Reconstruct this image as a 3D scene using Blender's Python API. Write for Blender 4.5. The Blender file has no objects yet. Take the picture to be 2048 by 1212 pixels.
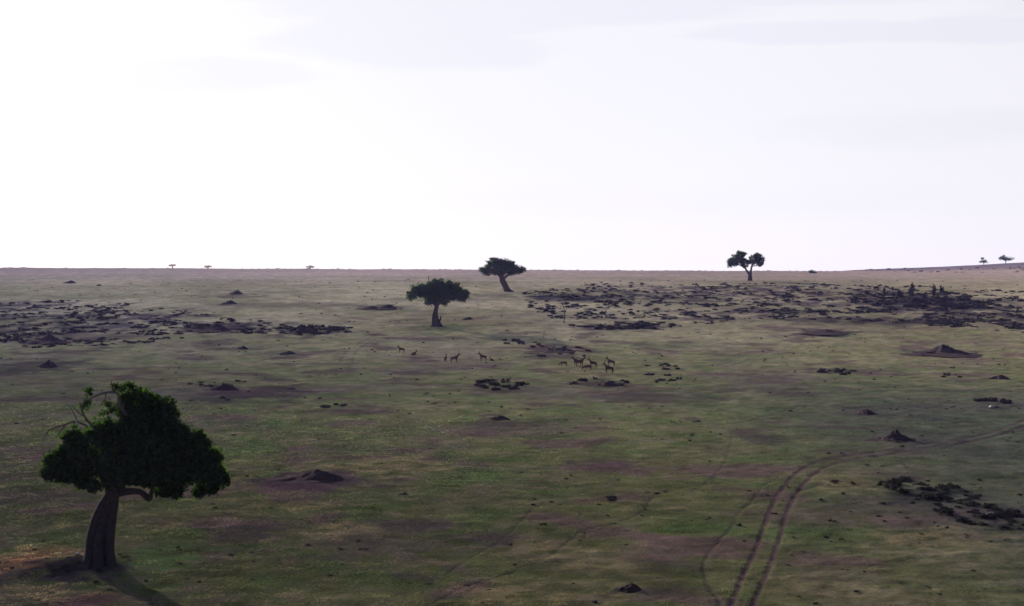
import bpy, bmesh, math, random
import numpy as np
from mathutils import Vector, Matrix

rng = np.random.default_rng(7)
random.seed(7)
R = math.radians
C = bpy.context.scene.collection
SC = bpy.context.scene

# ------------------------------------------------------------------ camera
ZC = 16.5                      # eye height above the valley floor
F = 2048 * 50 / 36             # focal length in photo pixels
HORIZ = 541.0                  # photo row of the level line
cam = bpy.data.cameras.new("camera")
cam.lens = 50; cam.sensor_width = 36
cam.clip_start = 0.5; cam.clip_end = 20000
camo = bpy.data.objects.new("camera", cam); C.objects.link(camo)
PITCH = math.atan((606 - HORIZ) / F)
camo.location = (0, 0, ZC); camo.rotation_euler = (math.pi / 2 - PITCH, 0, 0)
SC.camera = camo

# ------------------------------------------------------------------ sky and sun
SUN_EL, SUN_AZ = R(14.5), R(-32.0)        # low, behind the view and to the left
SUN = Vector((math.sin(SUN_AZ) * math.cos(SUN_EL), math.cos(SUN_AZ) * math.cos(SUN_EL), math.sin(SUN_EL)))
world = bpy.data.worlds.new("World"); SC.world = world; world.use_nodes = True
wt = world.node_tree; wt.nodes.clear()
def wn(t, **k):
    n = wt.nodes.new(t)
    for a, b in k.items(): setattr(n, a, b)
    return n
WL = wt.links.new
sky = wn('ShaderNodeTexSky', sky_type='NISHITA', sun_disc=False, sun_elevation=SUN_EL, sun_rotation=SUN_AZ,
         altitude=1600.0, air_density=1.0, dust_density=2.0, ozone_density=1.0)
tc = wn('ShaderNodeTexCoord')
dot = wn('ShaderNodeVectorMath', operation='DOT_PRODUCT'); WL(tc.outputs['Generated'], dot.inputs[0]); dot.inputs[1].default_value = SUN
veil = wn('ShaderNodeValToRGB'); WL(dot.outputs['Value'], veil.inputs['Fac'])   # thin cloud: bright towards the sun
cr = veil.color_ramp; cr.interpolation = 'EASE'
cr.elements[0].position = 0.0; cr.elements[0].color = (0.10, 0.11, 0.17, 1)
cr.elements[1].position = 1.0; cr.elements[1].color = (0.965, 0.95, 0.965, 1)
e = cr.elements.new(0.30); e.color = (0.22, 0.23, 0.32, 1)
e = cr.elements.new(0.56); e.color = (0.88, 0.86, 0.91, 1)
e = cr.elements.new(0.80); e.color = (0.915, 0.900, 0.950, 1)
mp = wn('ShaderNodeMapping'); mp.inputs['Scale'].default_value = (9.0, 4.0, 60.0); mp.inputs['Location'].default_value = (1.3, 0.4, 2.2)
WL(tc.outputs['Generated'], mp.inputs['Vector'])
nz = wn('ShaderNodeTexNoise'); nz.inputs['Scale'].default_value = 1.0; nz.inputs['Detail'].default_value = 6; nz.inputs['Roughness'].default_value = 0.5
nz.inputs['Distortion'].default_value = 0.4
WL(mp.outputs['Vector'], nz.inputs['Vector'])
sep = wn('ShaderNodeSeparateXYZ'); WL(tc.outputs['Generated'], sep.inputs[0])
def wm(op, a, b=None):
    n = wn('ShaderNodeMath', operation=op)
    for i, q in enumerate((a, b)):
        if q is None: continue
        if isinstance(q, (int, float)): n.inputs[i].default_value = q
        else: WL(q, n.inputs[i])
    return n.outputs[0]
yq = wm('MAXIMUM', sep.outputs['Y'], 0.05); cu = wm('DIVIDE', sep.outputs['X'], yq); cv = wm('DIVIDE', sep.outputs['Z'], yq)
nzc = wm('SUBTRACT', nz.outputs['Fac'], 0.5)
cloud = None        # grey streaks of thin cloud: bearing, height, half lengths (tangents), strength
for u0, v0, a_, b_, k in ((-.240, .137, .075, .010, .5), (-.335, .143, .05, .007, .35), (-.055, .162, .085, .017, .75), (.0, .184, .13, .010, .7), (.225, .1665, .085, .006, .85), (.335, .1675, .055, .007, 1.0), (.12, .192, .2, .006, .6), (-.12, .192, .06, .005, .6), (.30, .10, .12, .012, .25), (.15, .05, .2, .01, .15), (-.6, .15, .2, .02, .6), (.7, .18, .25, .03, .8), (.2, .30, .4, .03, .8), (-.3, .36, .4, .05, .7)):
    du = wm('DIVIDE', wm('SUBTRACT', cu, u0), a_); dv = wm('DIVIDE', wm('SUBTRACT', cv, v0), b_)
    d2 = wm('ADD', wm('MULTIPLY', du, du), wm('MULTIPLY', dv, dv))
    d2 = wm('ADD', d2, wm('MULTIPLY', nzc, 5.0))
    m_ = wm('MULTIPLY', wm('MAXIMUM', wm('SUBTRACT', 0.85, wm('MULTIPLY', d2, 0.42)), 0.0), k)
    cloud = m_ if cloud is None else wm('MAXIMUM', cloud, m_)
stk = wn('ShaderNodeMath', operation='MINIMUM'); WL(cloud, stk.inputs[0]); stk.inputs[1].default_value = 0.32
grey = wn('ShaderNodeMix', data_type='RGBA', blend_type='MULTIPLY'); WL(stk.outputs[0], grey.inputs['Factor'])
WL(veil.outputs['Color'], grey.inputs[6]); grey.inputs[7].default_value = (0.80, 0.83, 0.91, 1)
ten = wn('ShaderNodeVectorMath', operation='SCALE'); WL(grey.outputs[2], ten.inputs[0]); ten.inputs['Scale'].default_value = 3.5
cov = wn('ShaderNodeMapRange'); WL(dot.outputs['Value'], cov.inputs['Value'])   # cloud cover thins out away from the sun
cov.inputs['From Min'].default_value = -0.6; cov.inputs['From Max'].default_value = 0.6
cov.inputs['To Min'].default_value = 0.7; cov.inputs['To Max'].default_value = 0.96
mixs = wn('ShaderNodeMix', data_type='RGBA'); WL(cov.outputs['Result'], mixs.inputs['Factor'])
WL(sky.outputs['Color'], mixs.inputs[6]); WL(ten.outputs['Vector'], mixs.inputs[7])
bg = wn('ShaderNodeBackground'); WL(mixs.outputs[2], bg.inputs['Color']); bg.inputs['Strength'].default_value = 0.05
wo = wn('ShaderNodeOutputWorld'); WL(bg.outputs[0], wo.inputs[0])

sl = bpy.data.lights.new("sun", 'SUN'); sl.energy = 5.0; sl.angle = R(0.6); sl.color = (1.0, 0.93, 0.84)
slo = bpy.data.objects.new("sun", sl); C.objects.link(slo)
slo.rotation_euler = SUN.to_track_quat('Z', 'Y').to_euler(); slo.location = (-60, 60, 60)

SC.view_settings.view_transform = 'Standard'; SC.view_settings.look = 'None'
SC.view_settings.exposure = 2.5; SC.view_settings.gamma = 1.0; SC.view_settings.use_curve_mapping = False
SC.cycles.volume_bounces = 1; SC.cycles.max_bounces = 8

# ------------------------------------------------------------------ noise
def _h(ix, iy, s):
    a = (ix.astype(np.int64) * 374761393 + iy.astype(np.int64) * 668265263 + s * 974634777) & 0xFFFFFFFF
    a = ((a ^ (a >> 13)) * 1274126177) & 0xFFFFFFFF
    return ((a ^ (a >> 16)) & 0xFFFF) * (2 * np.pi / 65536.0)
def pn(x, y, s=0):
    x = np.asarray(x, float); y = np.asarray(y, float)
    ix = np.floor(x); iy = np.floor(y); fx = x - ix; fy = y - iy
    def g(dx, dy):
        a = _h(ix + dx, iy + dy, s); return np.cos(a) * (fx - dx) + np.sin(a) * (fy - dy)
    u = fx * fx * fx * (fx * (fx * 6 - 15) + 10); v = fy * fy * fy * (fy * (fy * 6 - 15) + 10)
    a = g(0, 0) * (1 - u) + g(1, 0) * u; b = g(0, 1) * (1 - u) + g(1, 1) * u
    return (a * (1 - v) + b * v) * 1.5
def fbm(x, y, s=0, o=4, lac=2.03, gain=0.5):
    t = 0; a = 1.0
    for k in range(o):
        t = t + a * pn(x, y, s + k * 17); x = x * lac; y = y * lac; a *= gain
    return t
def sst(a, b, x):
    t = np.clip((x - a) / (b - a), 0, 1); return t * t * (3 - 2 * t)

# ------------------------------------------------------------------ lie of the land
PY = np.array([-400, 0, 40, 68, 80, 100, 130, 180, 220, 250, 290, 330, 365, 400, 440, 520, 640, 780, 900, 1000, 1150, 1400, 1700], float)
PD = np.array([16.2, 16.0, 16.0, 16.0, 16.05, 16.15, 16.35, 16.45, 16.45, 16.1, 14.9, 12.95, 10.7, 8.4, 6.3, 3.5, 1.5, 0.35, -0.30, 0.1, 4.0, 16.0, 30.0], float)
def pchip(xk, yk):
    h = np.diff(xk); d = np.diff(yk) / h; m = np.zeros_like(yk); m[0] = d[0]; m[-1] = d[-1]
    for i in range(1, len(xk) - 1):
        if d[i - 1] * d[i] > 0:
            w1 = 2 * h[i] + h[i - 1]; w2 = h[i] + 2 * h[i - 1]; m[i] = (w1 + w2) / (w1 / d[i - 1] + w2 / d[i])
    def f(x):
        x = np.clip(x, xk[0], xk[-1]); i = np.clip(np.searchsorted(xk, x) - 1, 0, len(xk) - 2)
        t = (x - xk[i]) / h[i]
        return ((1 + 2 * t) * (1 - t) ** 2 * yk[i] + t * (1 - t) ** 2 * h[i] * m[i] + t * t * (3 - 2 * t) * yk[i + 1] + t * t * (t - 1) * h[i] * m[i + 1])
    return f
depth = pchip(PY, PD)
HX = pchip(np.array([-3000, 120, 216, 232, 250, 270, 300, 330, 400, 520, 700, 3000.]), np.array([0, 0, 0.3, 1.2, 2.0, 2.7, 4.2, 6.0, 9.0, 12.0, 10.0, 6.0]))
def base(X, Y):
    X = np.asarray(X, float); Y = np.asarray(Y, float)
    z = ZC - depth(Y)
    z = z - 0.0056 * X * sst(350, 900, Y) * np.clip(np.abs(1000 / (np.abs(X) + 1000)), 0, 1)
    hill = HX(X * 950 / np.maximum(Y, 300)) * np.exp(-((Y - 950) / np.where(Y < 950, 130.0, 260.0)) ** 2)
    z = z + hill
    # the scrub-covered rise on the right
    z = z + 1.1 * np.exp(-(((X - 116) / 26) ** 2 + ((Y - 395) / 16) ** 2))
    z = z + 0.45 * np.exp(-(((X + 23.6) / 3.0) ** 2 + ((Y - 76.3) / 2.6) ** 2))
    return z
def at(px, py):
    """world point where the ray through a photo pixel meets the smooth ground"""
    sy = (606 - py) / F; cp, sp = math.cos(PITCH), math.sin(PITCH)
    dx = (px - 1024) / F; dy = cp + sy * sp; dz = sy * cp - sp
    dx, dz = dx / dy, dz / dy
    Yv = np.exp(np.linspace(math.log(30), math.log(1100), 6000))
    g = (ZC + dz * Yv) - base(dx * Yv, Yv)
    i = np.argmax(g < 0)
    if i == 0: i = len(Yv) - 1
    a, b = g[i - 1], g[i]; t = a / (a - b) if a != b else 0
    y = Yv[i - 1] + (Yv[i] - Yv[i - 1]) * min(max(t, 0), 1)
    return float(dx * y), float(y)

# ------------------------------------------------------------------ tracks, paths, patches (as they lie on the ground)
def line(pts, n=10):
    w = [at(*p) for p in pts]; out = []
    P = [Vector(w[0])] + [Vector(p) for p in w] + [Vector(w[-1])]
    for i in range(1, len(P) - 2):
        a, b, c, d = P[i - 1], P[i], P[i + 1], P[i + 2]
        for k in range(n):
            t = k / n
            out.append(0.5 * ((2 * b) + (c - a) * t + (2 * a - 5 * b + 4 * c - d) * t * t + (3 * b - a - 3 * c + d) * t ** 3))
    out.append(P[-2])
    return np.array([(p.x, p.y) for p in out])
RUTS = [line([(1455, 1235), (1464, 1208), (1489, 1143), (1510, 1101), (1523, 1065), (1537, 1029), (1553, 994), (1571, 972), (1592, 947), (1628, 926), (1671, 915), (1721, 908), (1767, 901), (1810, 893), (1856, 887), (1899, 882), (1956, 872), (1999, 860), (2048, 842), (2120, 815)]),
        line([(1498, 1235), (1507, 1208), (1525, 1165), (1543, 1122), (1557, 1083), (1566, 1051), (1575, 1019), (1589, 994), (1603, 974), (1621, 955), (1646, 937), (1678, 926), (1721, 917), (1774, 909), (1821, 901), (1863, 894), (1917, 888), (1970, 877), (2013, 866), (2048, 854), (2120, 828)])]
PATHS = [(0.14, line([(1557, 955), (1525, 976), (1503, 1001), (1477, 1026), (1464, 1051), (1439, 1079), (1418, 1104), (1407, 1133), (1416, 1168), (1436, 1200), (1440, 1220)])),
         (0.13, line([(1485, 1012), (1521, 1001), (1550, 994)])),
         (0.15, line([(1596, 983), (1620, 976), (1652, 968)])),
         (0.16, line([(856, 1214), (917, 1179), (975, 1159), (1019, 1146), (1049, 1133), (1093, 1115), (1137, 1080), (1172, 1058), (1247, 1041), (1287, 1019), (1309, 990), (1360, 975), (1407, 969), (1439, 940), (1453, 915), (1460, 890), (1464, 865)])),
         (0.13, line([(895, 1146), (960, 1105), (1005, 1076), (1062, 1019)])),
         (0.30, line([(768, 662), (722, 685), (692, 705), (680, 726)])), (0.30, line([(752, 676), (716, 700), (704, 726)])),
         (0.30, line([(1449, 735), (1494, 722), (1538, 703), (1564, 694)])),
         (0.26, line([(1400, 853), (1482, 844), (1540, 830), (1592, 814), (1628, 803)])),
         (0.24, line([(1044, 813), (1144, 807), (1231, 798)])), (0.22, line([(1100, 880), (1138, 874), (1290, 863), (1407, 851)])),
         (0.2, line([(640, 885), (720, 880), (800, 872)]))]
def dist_line(X, Y, L, rad):
    """distance of points to a polyline, computed only near it"""
    d = np.full(X.shape, 99.0)
    for i in range(len(L) - 1):
        a, b = L[i], L[i + 1]
        x0, x1 = min(a[0], b[0]) - rad, max(a[0], b[0]) + rad; y0, y1 = min(a[1], b[1]) - rad, max(a[1], b[1]) + rad
        m = np.nonzero((X > x0) & (X < x1) & (Y > y0) & (Y < y1))[0]
        if len(m) == 0: continue
        ab = b - a; L2 = max(float(ab @ ab), 1e-9)
        t = np.clip(((X[m] - a[0]) * ab[0] + (Y[m] - a[1]) * ab[1]) / L2, 0, 1)
        d[m] = np.minimum(d[m], np.hypot(X[m] - a[0] - t * ab[0], Y[m] - a[1] - t * ab[1]))
    return d
def ell(px, py, w, h):
    x, y = at(px, py); _, y1 = at(px, py - h); _, y0 = at(px, py + h)
    return x, (y0 + y1) / 2, w * y / F, max((y1 - y0) / 2, 0.3)
# bare, burnt or trodden earth: photo centre, half width, half height, strength
BARE = [(500, 790, 150, 22, .8), (640, 962, 165, 22, 1), (500, 1060, 90, 28, .75), (840, 1048, 90, 12, .7), (990, 1075, 70, 16, .75),
        (1200, 932, 95, 12, .7), (1300, 795, 150, 14, .7), (1110, 842, 90, 10, .4), (1000, 850, 80, 12, .7), (1520, 877, 62, 13, .85), (1830, 880, 100, 16, .7), (1930, 905, 140, 18, .55),
        (1560, 782, 70, 7, .5), (1690, 742, 90, 8, .7), (1640, 663, 80, 6, .9), (60, 735, 110, 18, .7), (640, 745, 60, 6, .5), (830, 745, 60, 7, .6),
        (1110, 700, 90, 10, .8), (1100, 714, 70, 6, .7), (1200, 768, 85, 10, .8), (1000, 775, 70, 9, .6), (130, 672, 160, 14, .6), (440, 655, 90, 12, .7), (620, 664, 70, 8, .7),
        (755, 615, 60, 6, .7), (1230, 655, 90, 8, .8), (1860, 610, 130, 22, .7), (1780, 642, 200, 9, .6), (1140, 595, 100, 7, .6), (1870, 704, 70, 7, .9), (1730, 828, 60, 9, .6),
        (1900, 1010, 150, 36, .6), (2040, 1030, 90, 40, .5), (150, 1142, 110, 26, 1.0), (30, 1150, 90, 30, .6), (1340, 1130, 100, 18, .5), (1340, 1190, 120, 20, .55), (830, 1155, 60, 10, .6), (1700, 1150, 90, 20, .35),
        (700, 820, 90, 12, .4), (900, 600, 130, 5, .35), (600, 610, 120, 5, .35), (470, 592, 60, 4, .5), (460, 610, 50, 4, .5), (80, 1000, 80, 14, .25), (700, 900, 160, 9, .4), (1180, 1200, 60, 16, .4), (560, 708, 90, 6, .5), (480, 697, 70, 5, .5), (1880, 940, 100, 10, .25), (990, 590, 50, 3, .4)]
STRAW = [(760, 935, 160, 22, .8), (250, 760, 220, 22, .7), (80, 1115, 110, 28, 1.0), (900, 640, 140, 18, .7), (700, 640, 100, 14, .6), (1170, 745, 70, 8, .8), (1680, 965, 110, 20, .7), (1880, 1075, 160, 26, .8),
         (690, 1060, 110, 18, .7), (600, 1010, 90, 14, .6), (1080, 1095, 110, 22, .6), (990, 1190, 90, 24, .9), (1180, 1130, 120, 18, .5), (60, 660, 60, 10, .4), (1560, 590, 150, 8, .5), (1160, 1200, 100, 16, .5), (80, 1190, 110, 20, .7), (420, 960, 110, 10, .4), (560, 770, 90, 10, .5), (1320, 745, 80, 6, .5)]
LUSH = [(330, 1115, 115, 34, 1.0), (110, 1075, 80, 16, .6), (880, 655, 70, 7, .9), (300, 1180, 90, 22, .4), (560, 850, 150, 14, .6), (900, 680, 120, 8, .4), (1150, 820, 120, 14, .55), (1320, 690, 150, 10, .6), (1480, 715, 110, 12, .5), (620, 700, 80, 6, .5), (600, 585, 130, 6, .5), (800, 600, 90, 4, .5), (1000, 950, 130, 20, .4), (1250, 900, 140, 14, .4), (1640, 860, 130, 14, .4), (1400, 1050, 130, 34, .35), (1620, 1080, 120, 40, .4), (450, 900, 90, 24, .35), (760, 990, 140, 8, .5)]
SCRUB_G = [ell(*p) + (1.0,) for p in ((90, 650, 170, 38), (300, 640, 130, 22), (480, 655, 120, 16), (620, 662, 90, 10), (1130, 595, 100, 9), (1350, 590, 240, 22), (1600, 595, 220, 26), (1850, 610, 200, 36), (1990, 630, 140, 34), (1500, 630, 220, 14), (1240, 652, 110, 10), (1780, 642, 240, 11), (30, 612, 120, 14), (1880, 1000, 130, 30), (1990, 1030, 100, 30), (150, 1140, 110, 22))]
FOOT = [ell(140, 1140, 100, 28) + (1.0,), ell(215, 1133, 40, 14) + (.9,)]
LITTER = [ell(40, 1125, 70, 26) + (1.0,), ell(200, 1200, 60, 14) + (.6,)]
BARE = [ell(*p[:4]) + (p[4],) for p in BARE]; STRAW = [ell(*p[:4]) + (p[4],) for p in STRAW]; LUSH = [ell(*p[:4]) + (p[4],) for p in LUSH]

def patch(X, Y, L, s):
    out = np.zeros(X.shape)
    for cx, cy, rx, ry, st in L:
        m = np.nonzero((np.abs(X - cx) < rx * 1.7) & (np.abs(Y - cy) < ry * 1.7))[0]
        if not len(m): continue
        sc_ = max(rx * 0.5, 0.5)
        d = np.hypot((X[m] - cx) / rx, (Y[m] - cy) / ry) + 0.55 * fbm(X[m] / sc_, Y[m] / sc_, s, 4)
        out[m] = np.maximum(out[m], st * sst(1.15, 0.45, d))
    return out
def mixc(c, k, w): return c * (1 - w)[:, None] + np.array(k)[None, :] * w[:, None]
RUTW = 0.125
def surface(X, Y):
    """height and earth / grass colour of the ground from world position, light falloff to the right included"""
    z = base(X, Y)
    far = sst(180, 420, Y)
    z = z + 0.25 * fbm(X / 38, Y / 38, 3, 3) * (0.4 + 0.6 * far)
    tus = fbm(X / 1.5, Y / 1.5, 21, 3)
    hump = np.maximum(fbm(X / 3.6, Y / 2.8, 31, 3), -0.2)
    z = z + (0.052 * tus + (0.085 + 0.055 * sst(110, 200, Y)) * hump) * (1 - 0.55 * sst(500, 900, Y))
    z = z + 0.018 * pn(X / 0.45, Y / 0.45, 41) * (1 - sst(110, 200, Y))
    # colours
    n1 = fbm(X / 26, Y / 26, 51, 4); n2 = fbm(X / 7, Y / 7, 61, 4); n3 = fbm(X / 1.7, Y / 1.7, 71, 3); n4 = fbm(X / 60, Y / 45, 81, 3)
    c = np.tile(np.array([[0.072, 0.072, 0.030]]), (len(X), 1))
    c = mixc(c, (0.046, 0.064, 0.020), 0.7 * sst(0.0, 0.6, n2 + 0.5 * n1))
    c = mixc(c, (0.100, 0.082, 0.045), 0.75 * sst(0.05, 0.75, -n2 * 0.7 + n3 * 0.5 - n1 * 0.3))
    c = mixc(c, (0.072, 0.050, 0.042), 0.55 * sst(0.1, 0.6, n1 + 0.35 * n3))
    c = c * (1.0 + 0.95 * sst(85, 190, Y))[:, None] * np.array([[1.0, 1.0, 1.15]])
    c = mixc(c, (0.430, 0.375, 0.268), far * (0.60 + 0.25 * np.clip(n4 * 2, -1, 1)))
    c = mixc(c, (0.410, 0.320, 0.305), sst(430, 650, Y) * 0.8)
    c = c * (1 - 0.30 * sst(-10, 120, X) * sst(130, 220, Y))[:, None]  # light falling off to the right, darkened into the mid and far ground colour
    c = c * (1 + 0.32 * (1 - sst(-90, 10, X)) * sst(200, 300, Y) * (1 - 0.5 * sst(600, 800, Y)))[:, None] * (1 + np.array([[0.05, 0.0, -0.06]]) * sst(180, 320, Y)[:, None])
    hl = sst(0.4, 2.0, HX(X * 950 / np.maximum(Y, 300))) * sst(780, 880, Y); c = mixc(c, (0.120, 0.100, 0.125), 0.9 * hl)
    st = patch(X, Y, STRAW, 101); c = mixc(c, np.array((0.200, 0.148, 0.086)), 0.6 * st * sst(-0.5, 0.4, n3 + 0.4 * n2 + 0.35))
    lu = patch(X, Y, LUSH, 111); c = mixc(c, (0.060, 0.100, 0.036), 0.70 * lu * sst(-0.5, 0.3, n3 + 0.35))
    ba = patch(X, Y, BARE, 121); c = mixc(c, (0.050, 0.034, 0.039), 0.95 * ba * sst(-0.75, 0.1, n3 * 0.8 + 0.25))
    sg = patch(X, Y, SCRUB_G, 151) * sst(-0.62, 0.25, fbm(X / 5.5, Y / 9, 161, 4)); c = c * (1 - sg[:, None] * np.array([[.66, .67, .55]]))
    lt = patch(X, Y, LITTER, 171); c = mixc(c, (0.130, 0.066, 0.042), 0.75 * lt)
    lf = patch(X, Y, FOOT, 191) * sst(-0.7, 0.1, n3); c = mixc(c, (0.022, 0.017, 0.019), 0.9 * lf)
    red = sst(0.25, 0.6, fbm(X / 11, Y / 11, 131, 3)) * (1 - sst(300, 420, Y)); c = mixc(c, (0.092, 0.052, 0.060), 0.6 * red); falloff = sst(8, 48, X) * (1 - sst(150, 260, Y)); c = mixc(c, (0.040, 0.047, 0.040), 0.8 * falloff)  # near right: dimmer light painted in as darker, bluish-green ground
    c = c * (1 + 0.22 * np.clip(n3, -1, 1))[:, None] * (1 + 0.26 * np.clip(fbm(X / 5, Y / 6, 181, 4), -1, 1))[:, None]
    # wheel ruts and narrow animal paths
    wr = np.zeros(len(X)); wp = np.zeros(len(X)); near = np.full(len(X), 99.0)
    jit = 0.10 * fbm(X / 1.3, Y / 1.3, 141, 3)
    for L in RUTS:
        d = dist_line(X, Y, L, 2.2) / np.clip(Y / 90, 0.9, 1.6); w = sst(RUTW * 1.7, RUTW * 0.35, d + jit) ** 0.8; wr = np.maximum(wr, w)
        z = z - 0.05 * sst(RUTW * 2.0, RUTW * 0.7, d); near = np.minimum(near, d)
    for wd, L in PATHS:
        d = dist_line(X, Y, L, 1.6); w = sst(wd * 1.2, wd * 0.4, d + jit) * 0.9; wp = np.maximum(wp, w)
        z = z - 0.04 * sst(wd * 1.6, wd * 0.4, d)
    c = mixc(c, (0.062, 0.037, 0.042), 0.88 * wr); c = mixc(c, (0.050, 0.042, 0.040), 0.38 * wp * sst(-0.5, 0.2, n2 + 0.3))
    return z, np.clip(c * 1.22, 0.005, 1), wr, wp, ba, near
def gz(x, y): return float(surface(np.array([float(x)]), np.array([float(y)]))[0][0])

# ------------------------------------------------------------------ materials
def mat(name):
    m = bpy.data.materials.new(name); m.use_nodes = True; m.node_tree.nodes.clear()
    return m, m.node_tree.nodes, m.node_tree.links.new
def N(ns, t, **k):
    n = ns.new(t)
    for a, b in k.items(): setattr(n, a, b)
    return n
def ground_material():
    m, ns, L = mat("ground")
    at_ = N(ns, 'ShaderNodeAttribute', attribute_name='Col'); geo = N(ns, 'ShaderNodeNewGeometry')
    n1 = N(ns, 'ShaderNodeTexNoise'); n1.inputs['Scale'].default_value = 5.5; n1.inputs['Detail'].default_value = 5; n1.inputs['Roughness'].default_value = 0.65
    L(geo.outputs['Position'], n1.inputs['Vector'])
    r = N(ns, 'ShaderNodeMapRange'); L(n1.outputs['Fac'], r.inputs['Value'])
    r.inputs['From Min'].default_value = 0.28; r.inputs['From Max'].default_value = 0.72; r.inputs['To Min'].default_value = 0.6; r.inputs['To Max'].default_value = 1.4
    mx = N(ns, 'ShaderNodeVectorMath', operation='SCALE'); L(at_.outputs['Color'], mx.inputs[0]); L(r.outputs['Result'], mx.inputs['Scale'])
    b = N(ns, 'ShaderNodeBump'); b.inputs['Strength'].default_value = 0.5; b.inputs['Distance'].default_value = 0.05; L(n1.outputs['Fac'], b.inputs['Height'])
    d = N(ns, 'ShaderNodeBsdfDiffuse'); d.inputs['Roughness'].default_value = 1.0; L(mx.outputs[0], d.inputs['Color']); L(b.outputs[0], d.inputs['Normal'])
    o = N(ns, 'ShaderNodeOutputMaterial'); L(d.outputs[0], o.inputs[0]); return m
def grass_material():
    m, ns, L = mat("grass")
    at_ = N(ns, 'ShaderNodeAttribute', attribute_name='Col')
    d = N(ns, 'ShaderNodeBsdfDiffuse'); L(at_.outputs['Color'], d.inputs['Color'])
    t = N(ns, 'ShaderNodeBsdfTranslucent'); L(at_.outputs['Color'], t.inputs['Color'])
    mx = N(ns, 'ShaderNodeMixShader'); mx.inputs[0].default_value = 0.35; L(d.outputs[0], mx.inputs[1]); L(t.outputs[0], mx.inputs[2])
    o = N(ns, 'ShaderNodeOutputMaterial'); L(mx.outputs[0], o.inputs[0]); return m
def leaf_material(name, a, b, trans=0.35):
    m, ns, L = mat(name)
    geo = N(ns, 'ShaderNodeNewGeometry')
    r = N(ns, 'ShaderNodeValToRGB'); L(geo.outputs['Random Per Island'], r.inputs[0])
    r.color_ramp.elements[0].color = (*a, 1); r.color_ramp.elements[1].color = (*b, 1)
    p = N(ns, 'ShaderNodeBsdfDiffuse'); L(r.outputs[0], p.inputs['Color'])
    g = N(ns, 'ShaderNodeVectorMath', operation='MULTIPLY'); L(r.outputs[0], g.inputs[0]); g.inputs[1].default_value = (1.5, 1.9, 0.6)
    t = N(ns, 'ShaderNodeBsdfTranslucent'); L(g.outputs[0], t.inputs['Color'])
    mx = N(ns, 'ShaderNodeMixShader'); mx.inputs[0].default_value = trans; L(p.outputs[0], mx.inputs[1]); L(t.outputs[0], mx.inputs[2])
    o = N(ns, 'ShaderNodeOutputMaterial'); L(mx.outputs[0], o.inputs[0]); return m
def rough_material(name, a, b, scale=6.0, stretch=(1, 1, 1), bump=0.6, dist=0.05):
    m, ns, L = mat(name)
    tcn = N(ns, 'ShaderNodeTexCoord'); mpn = N(ns, 'ShaderNodeMapping'); mpn.inputs['Scale'].default_value = stretch; L(tcn.outputs['Object'], mpn.inputs[0])
    n1 = N(ns, 'ShaderNodeTexNoise'); n1.inputs['Scale'].default_value = scale; n1.inputs['Detail'].default_value = 8; n1.inputs['Roughness'].default_value = 0.65; L(mpn.outputs[0], n1.inputs['Vector'])
    r = N(ns, 'ShaderNodeValToRGB'); L(n1.outputs['Fac'], r.inputs[0]); r.color_ramp.elements[0].position = 0.35; r.color_ramp.elements[1].position = 0.68
    r.color_ramp.elements[0].color = (*a, 1); r.color_ramp.elements[1].color = (*b, 1)
    bm_ = N(ns, 'ShaderNodeBump'); bm_.inputs['Strength'].default_value = bump; bm_.inputs['Distance'].default_value = dist; L(n1.outputs['Fac'], bm_.inputs['Height'])
    p = N(ns, 'ShaderNodeBsdfDiffuse'); L(r.outputs[0], p.inputs['Color']); L(bm_.outputs[0], p.inputs['Normal'])
    o = N(ns, 'ShaderNodeOutputMaterial'); L(p.outputs[0], o.inputs[0]); return m
M_ground = ground_material(); M_grass = grass_material()
M_leaf = leaf_material("tree_leaf", (0.006, 0.011, 0.006), (0.020, 0.031, 0.012), 0.28)
M_leaf_far = leaf_material("far_leaf", (0.009, 0.020, 0.009), (0.024, 0.042, 0.017), 0.2)
M_leaf_hazed = leaf_material("hazed_leaf", (0.17, 0.165, 0.17), (0.25, 0.24, 0.245), 0.08)  # distance haze put into the leaf colour of the left skyline acacias
M_scrub = leaf_material("scrub_leaf", (0.011, 0.010, 0.013), (0.028, 0.026, 0.028), 0.05)
M_bark = rough_material("bark", (0.012, 0.011, 0.012), (0.042, 0.036, 0.038), 5.0, (3, 3, 0.5), 1.0, 0.08)
M_dead = rough_material("dead_wood", (0.03, 0.026, 0.027), (0.08, 0.07, 0.072), 8.0, (3, 3, 0.6), 0.6, 0.03)
M_pale = rough_material("bleached_wood", (0.12, 0.115, 0.14), (0.24, 0.23, 0.27), 8.0)
M_mound = rough_material("mound_soil", (0.014, 0.011, 0.013), (0.034, 0.027, 0.028), 3.0, (1, 1, 1), 1.0, 0.12)
M_stone = rough_material("pale_stone", (0.14, 0.13, 0.15), (0.24, 0.22, 0.25), 6.0)
M_coat = rough_material("antelope_coat", (0.020, 0.011, 0.010), (0.064, 0.032, 0.025), 2.2, (1, 1, 1), 0.1, 0.01)
M_horn = rough_material("antelope_horn", (0.012, 0.010, 0.010), (0.030, 0.026, 0.024), 9.0)

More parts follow.
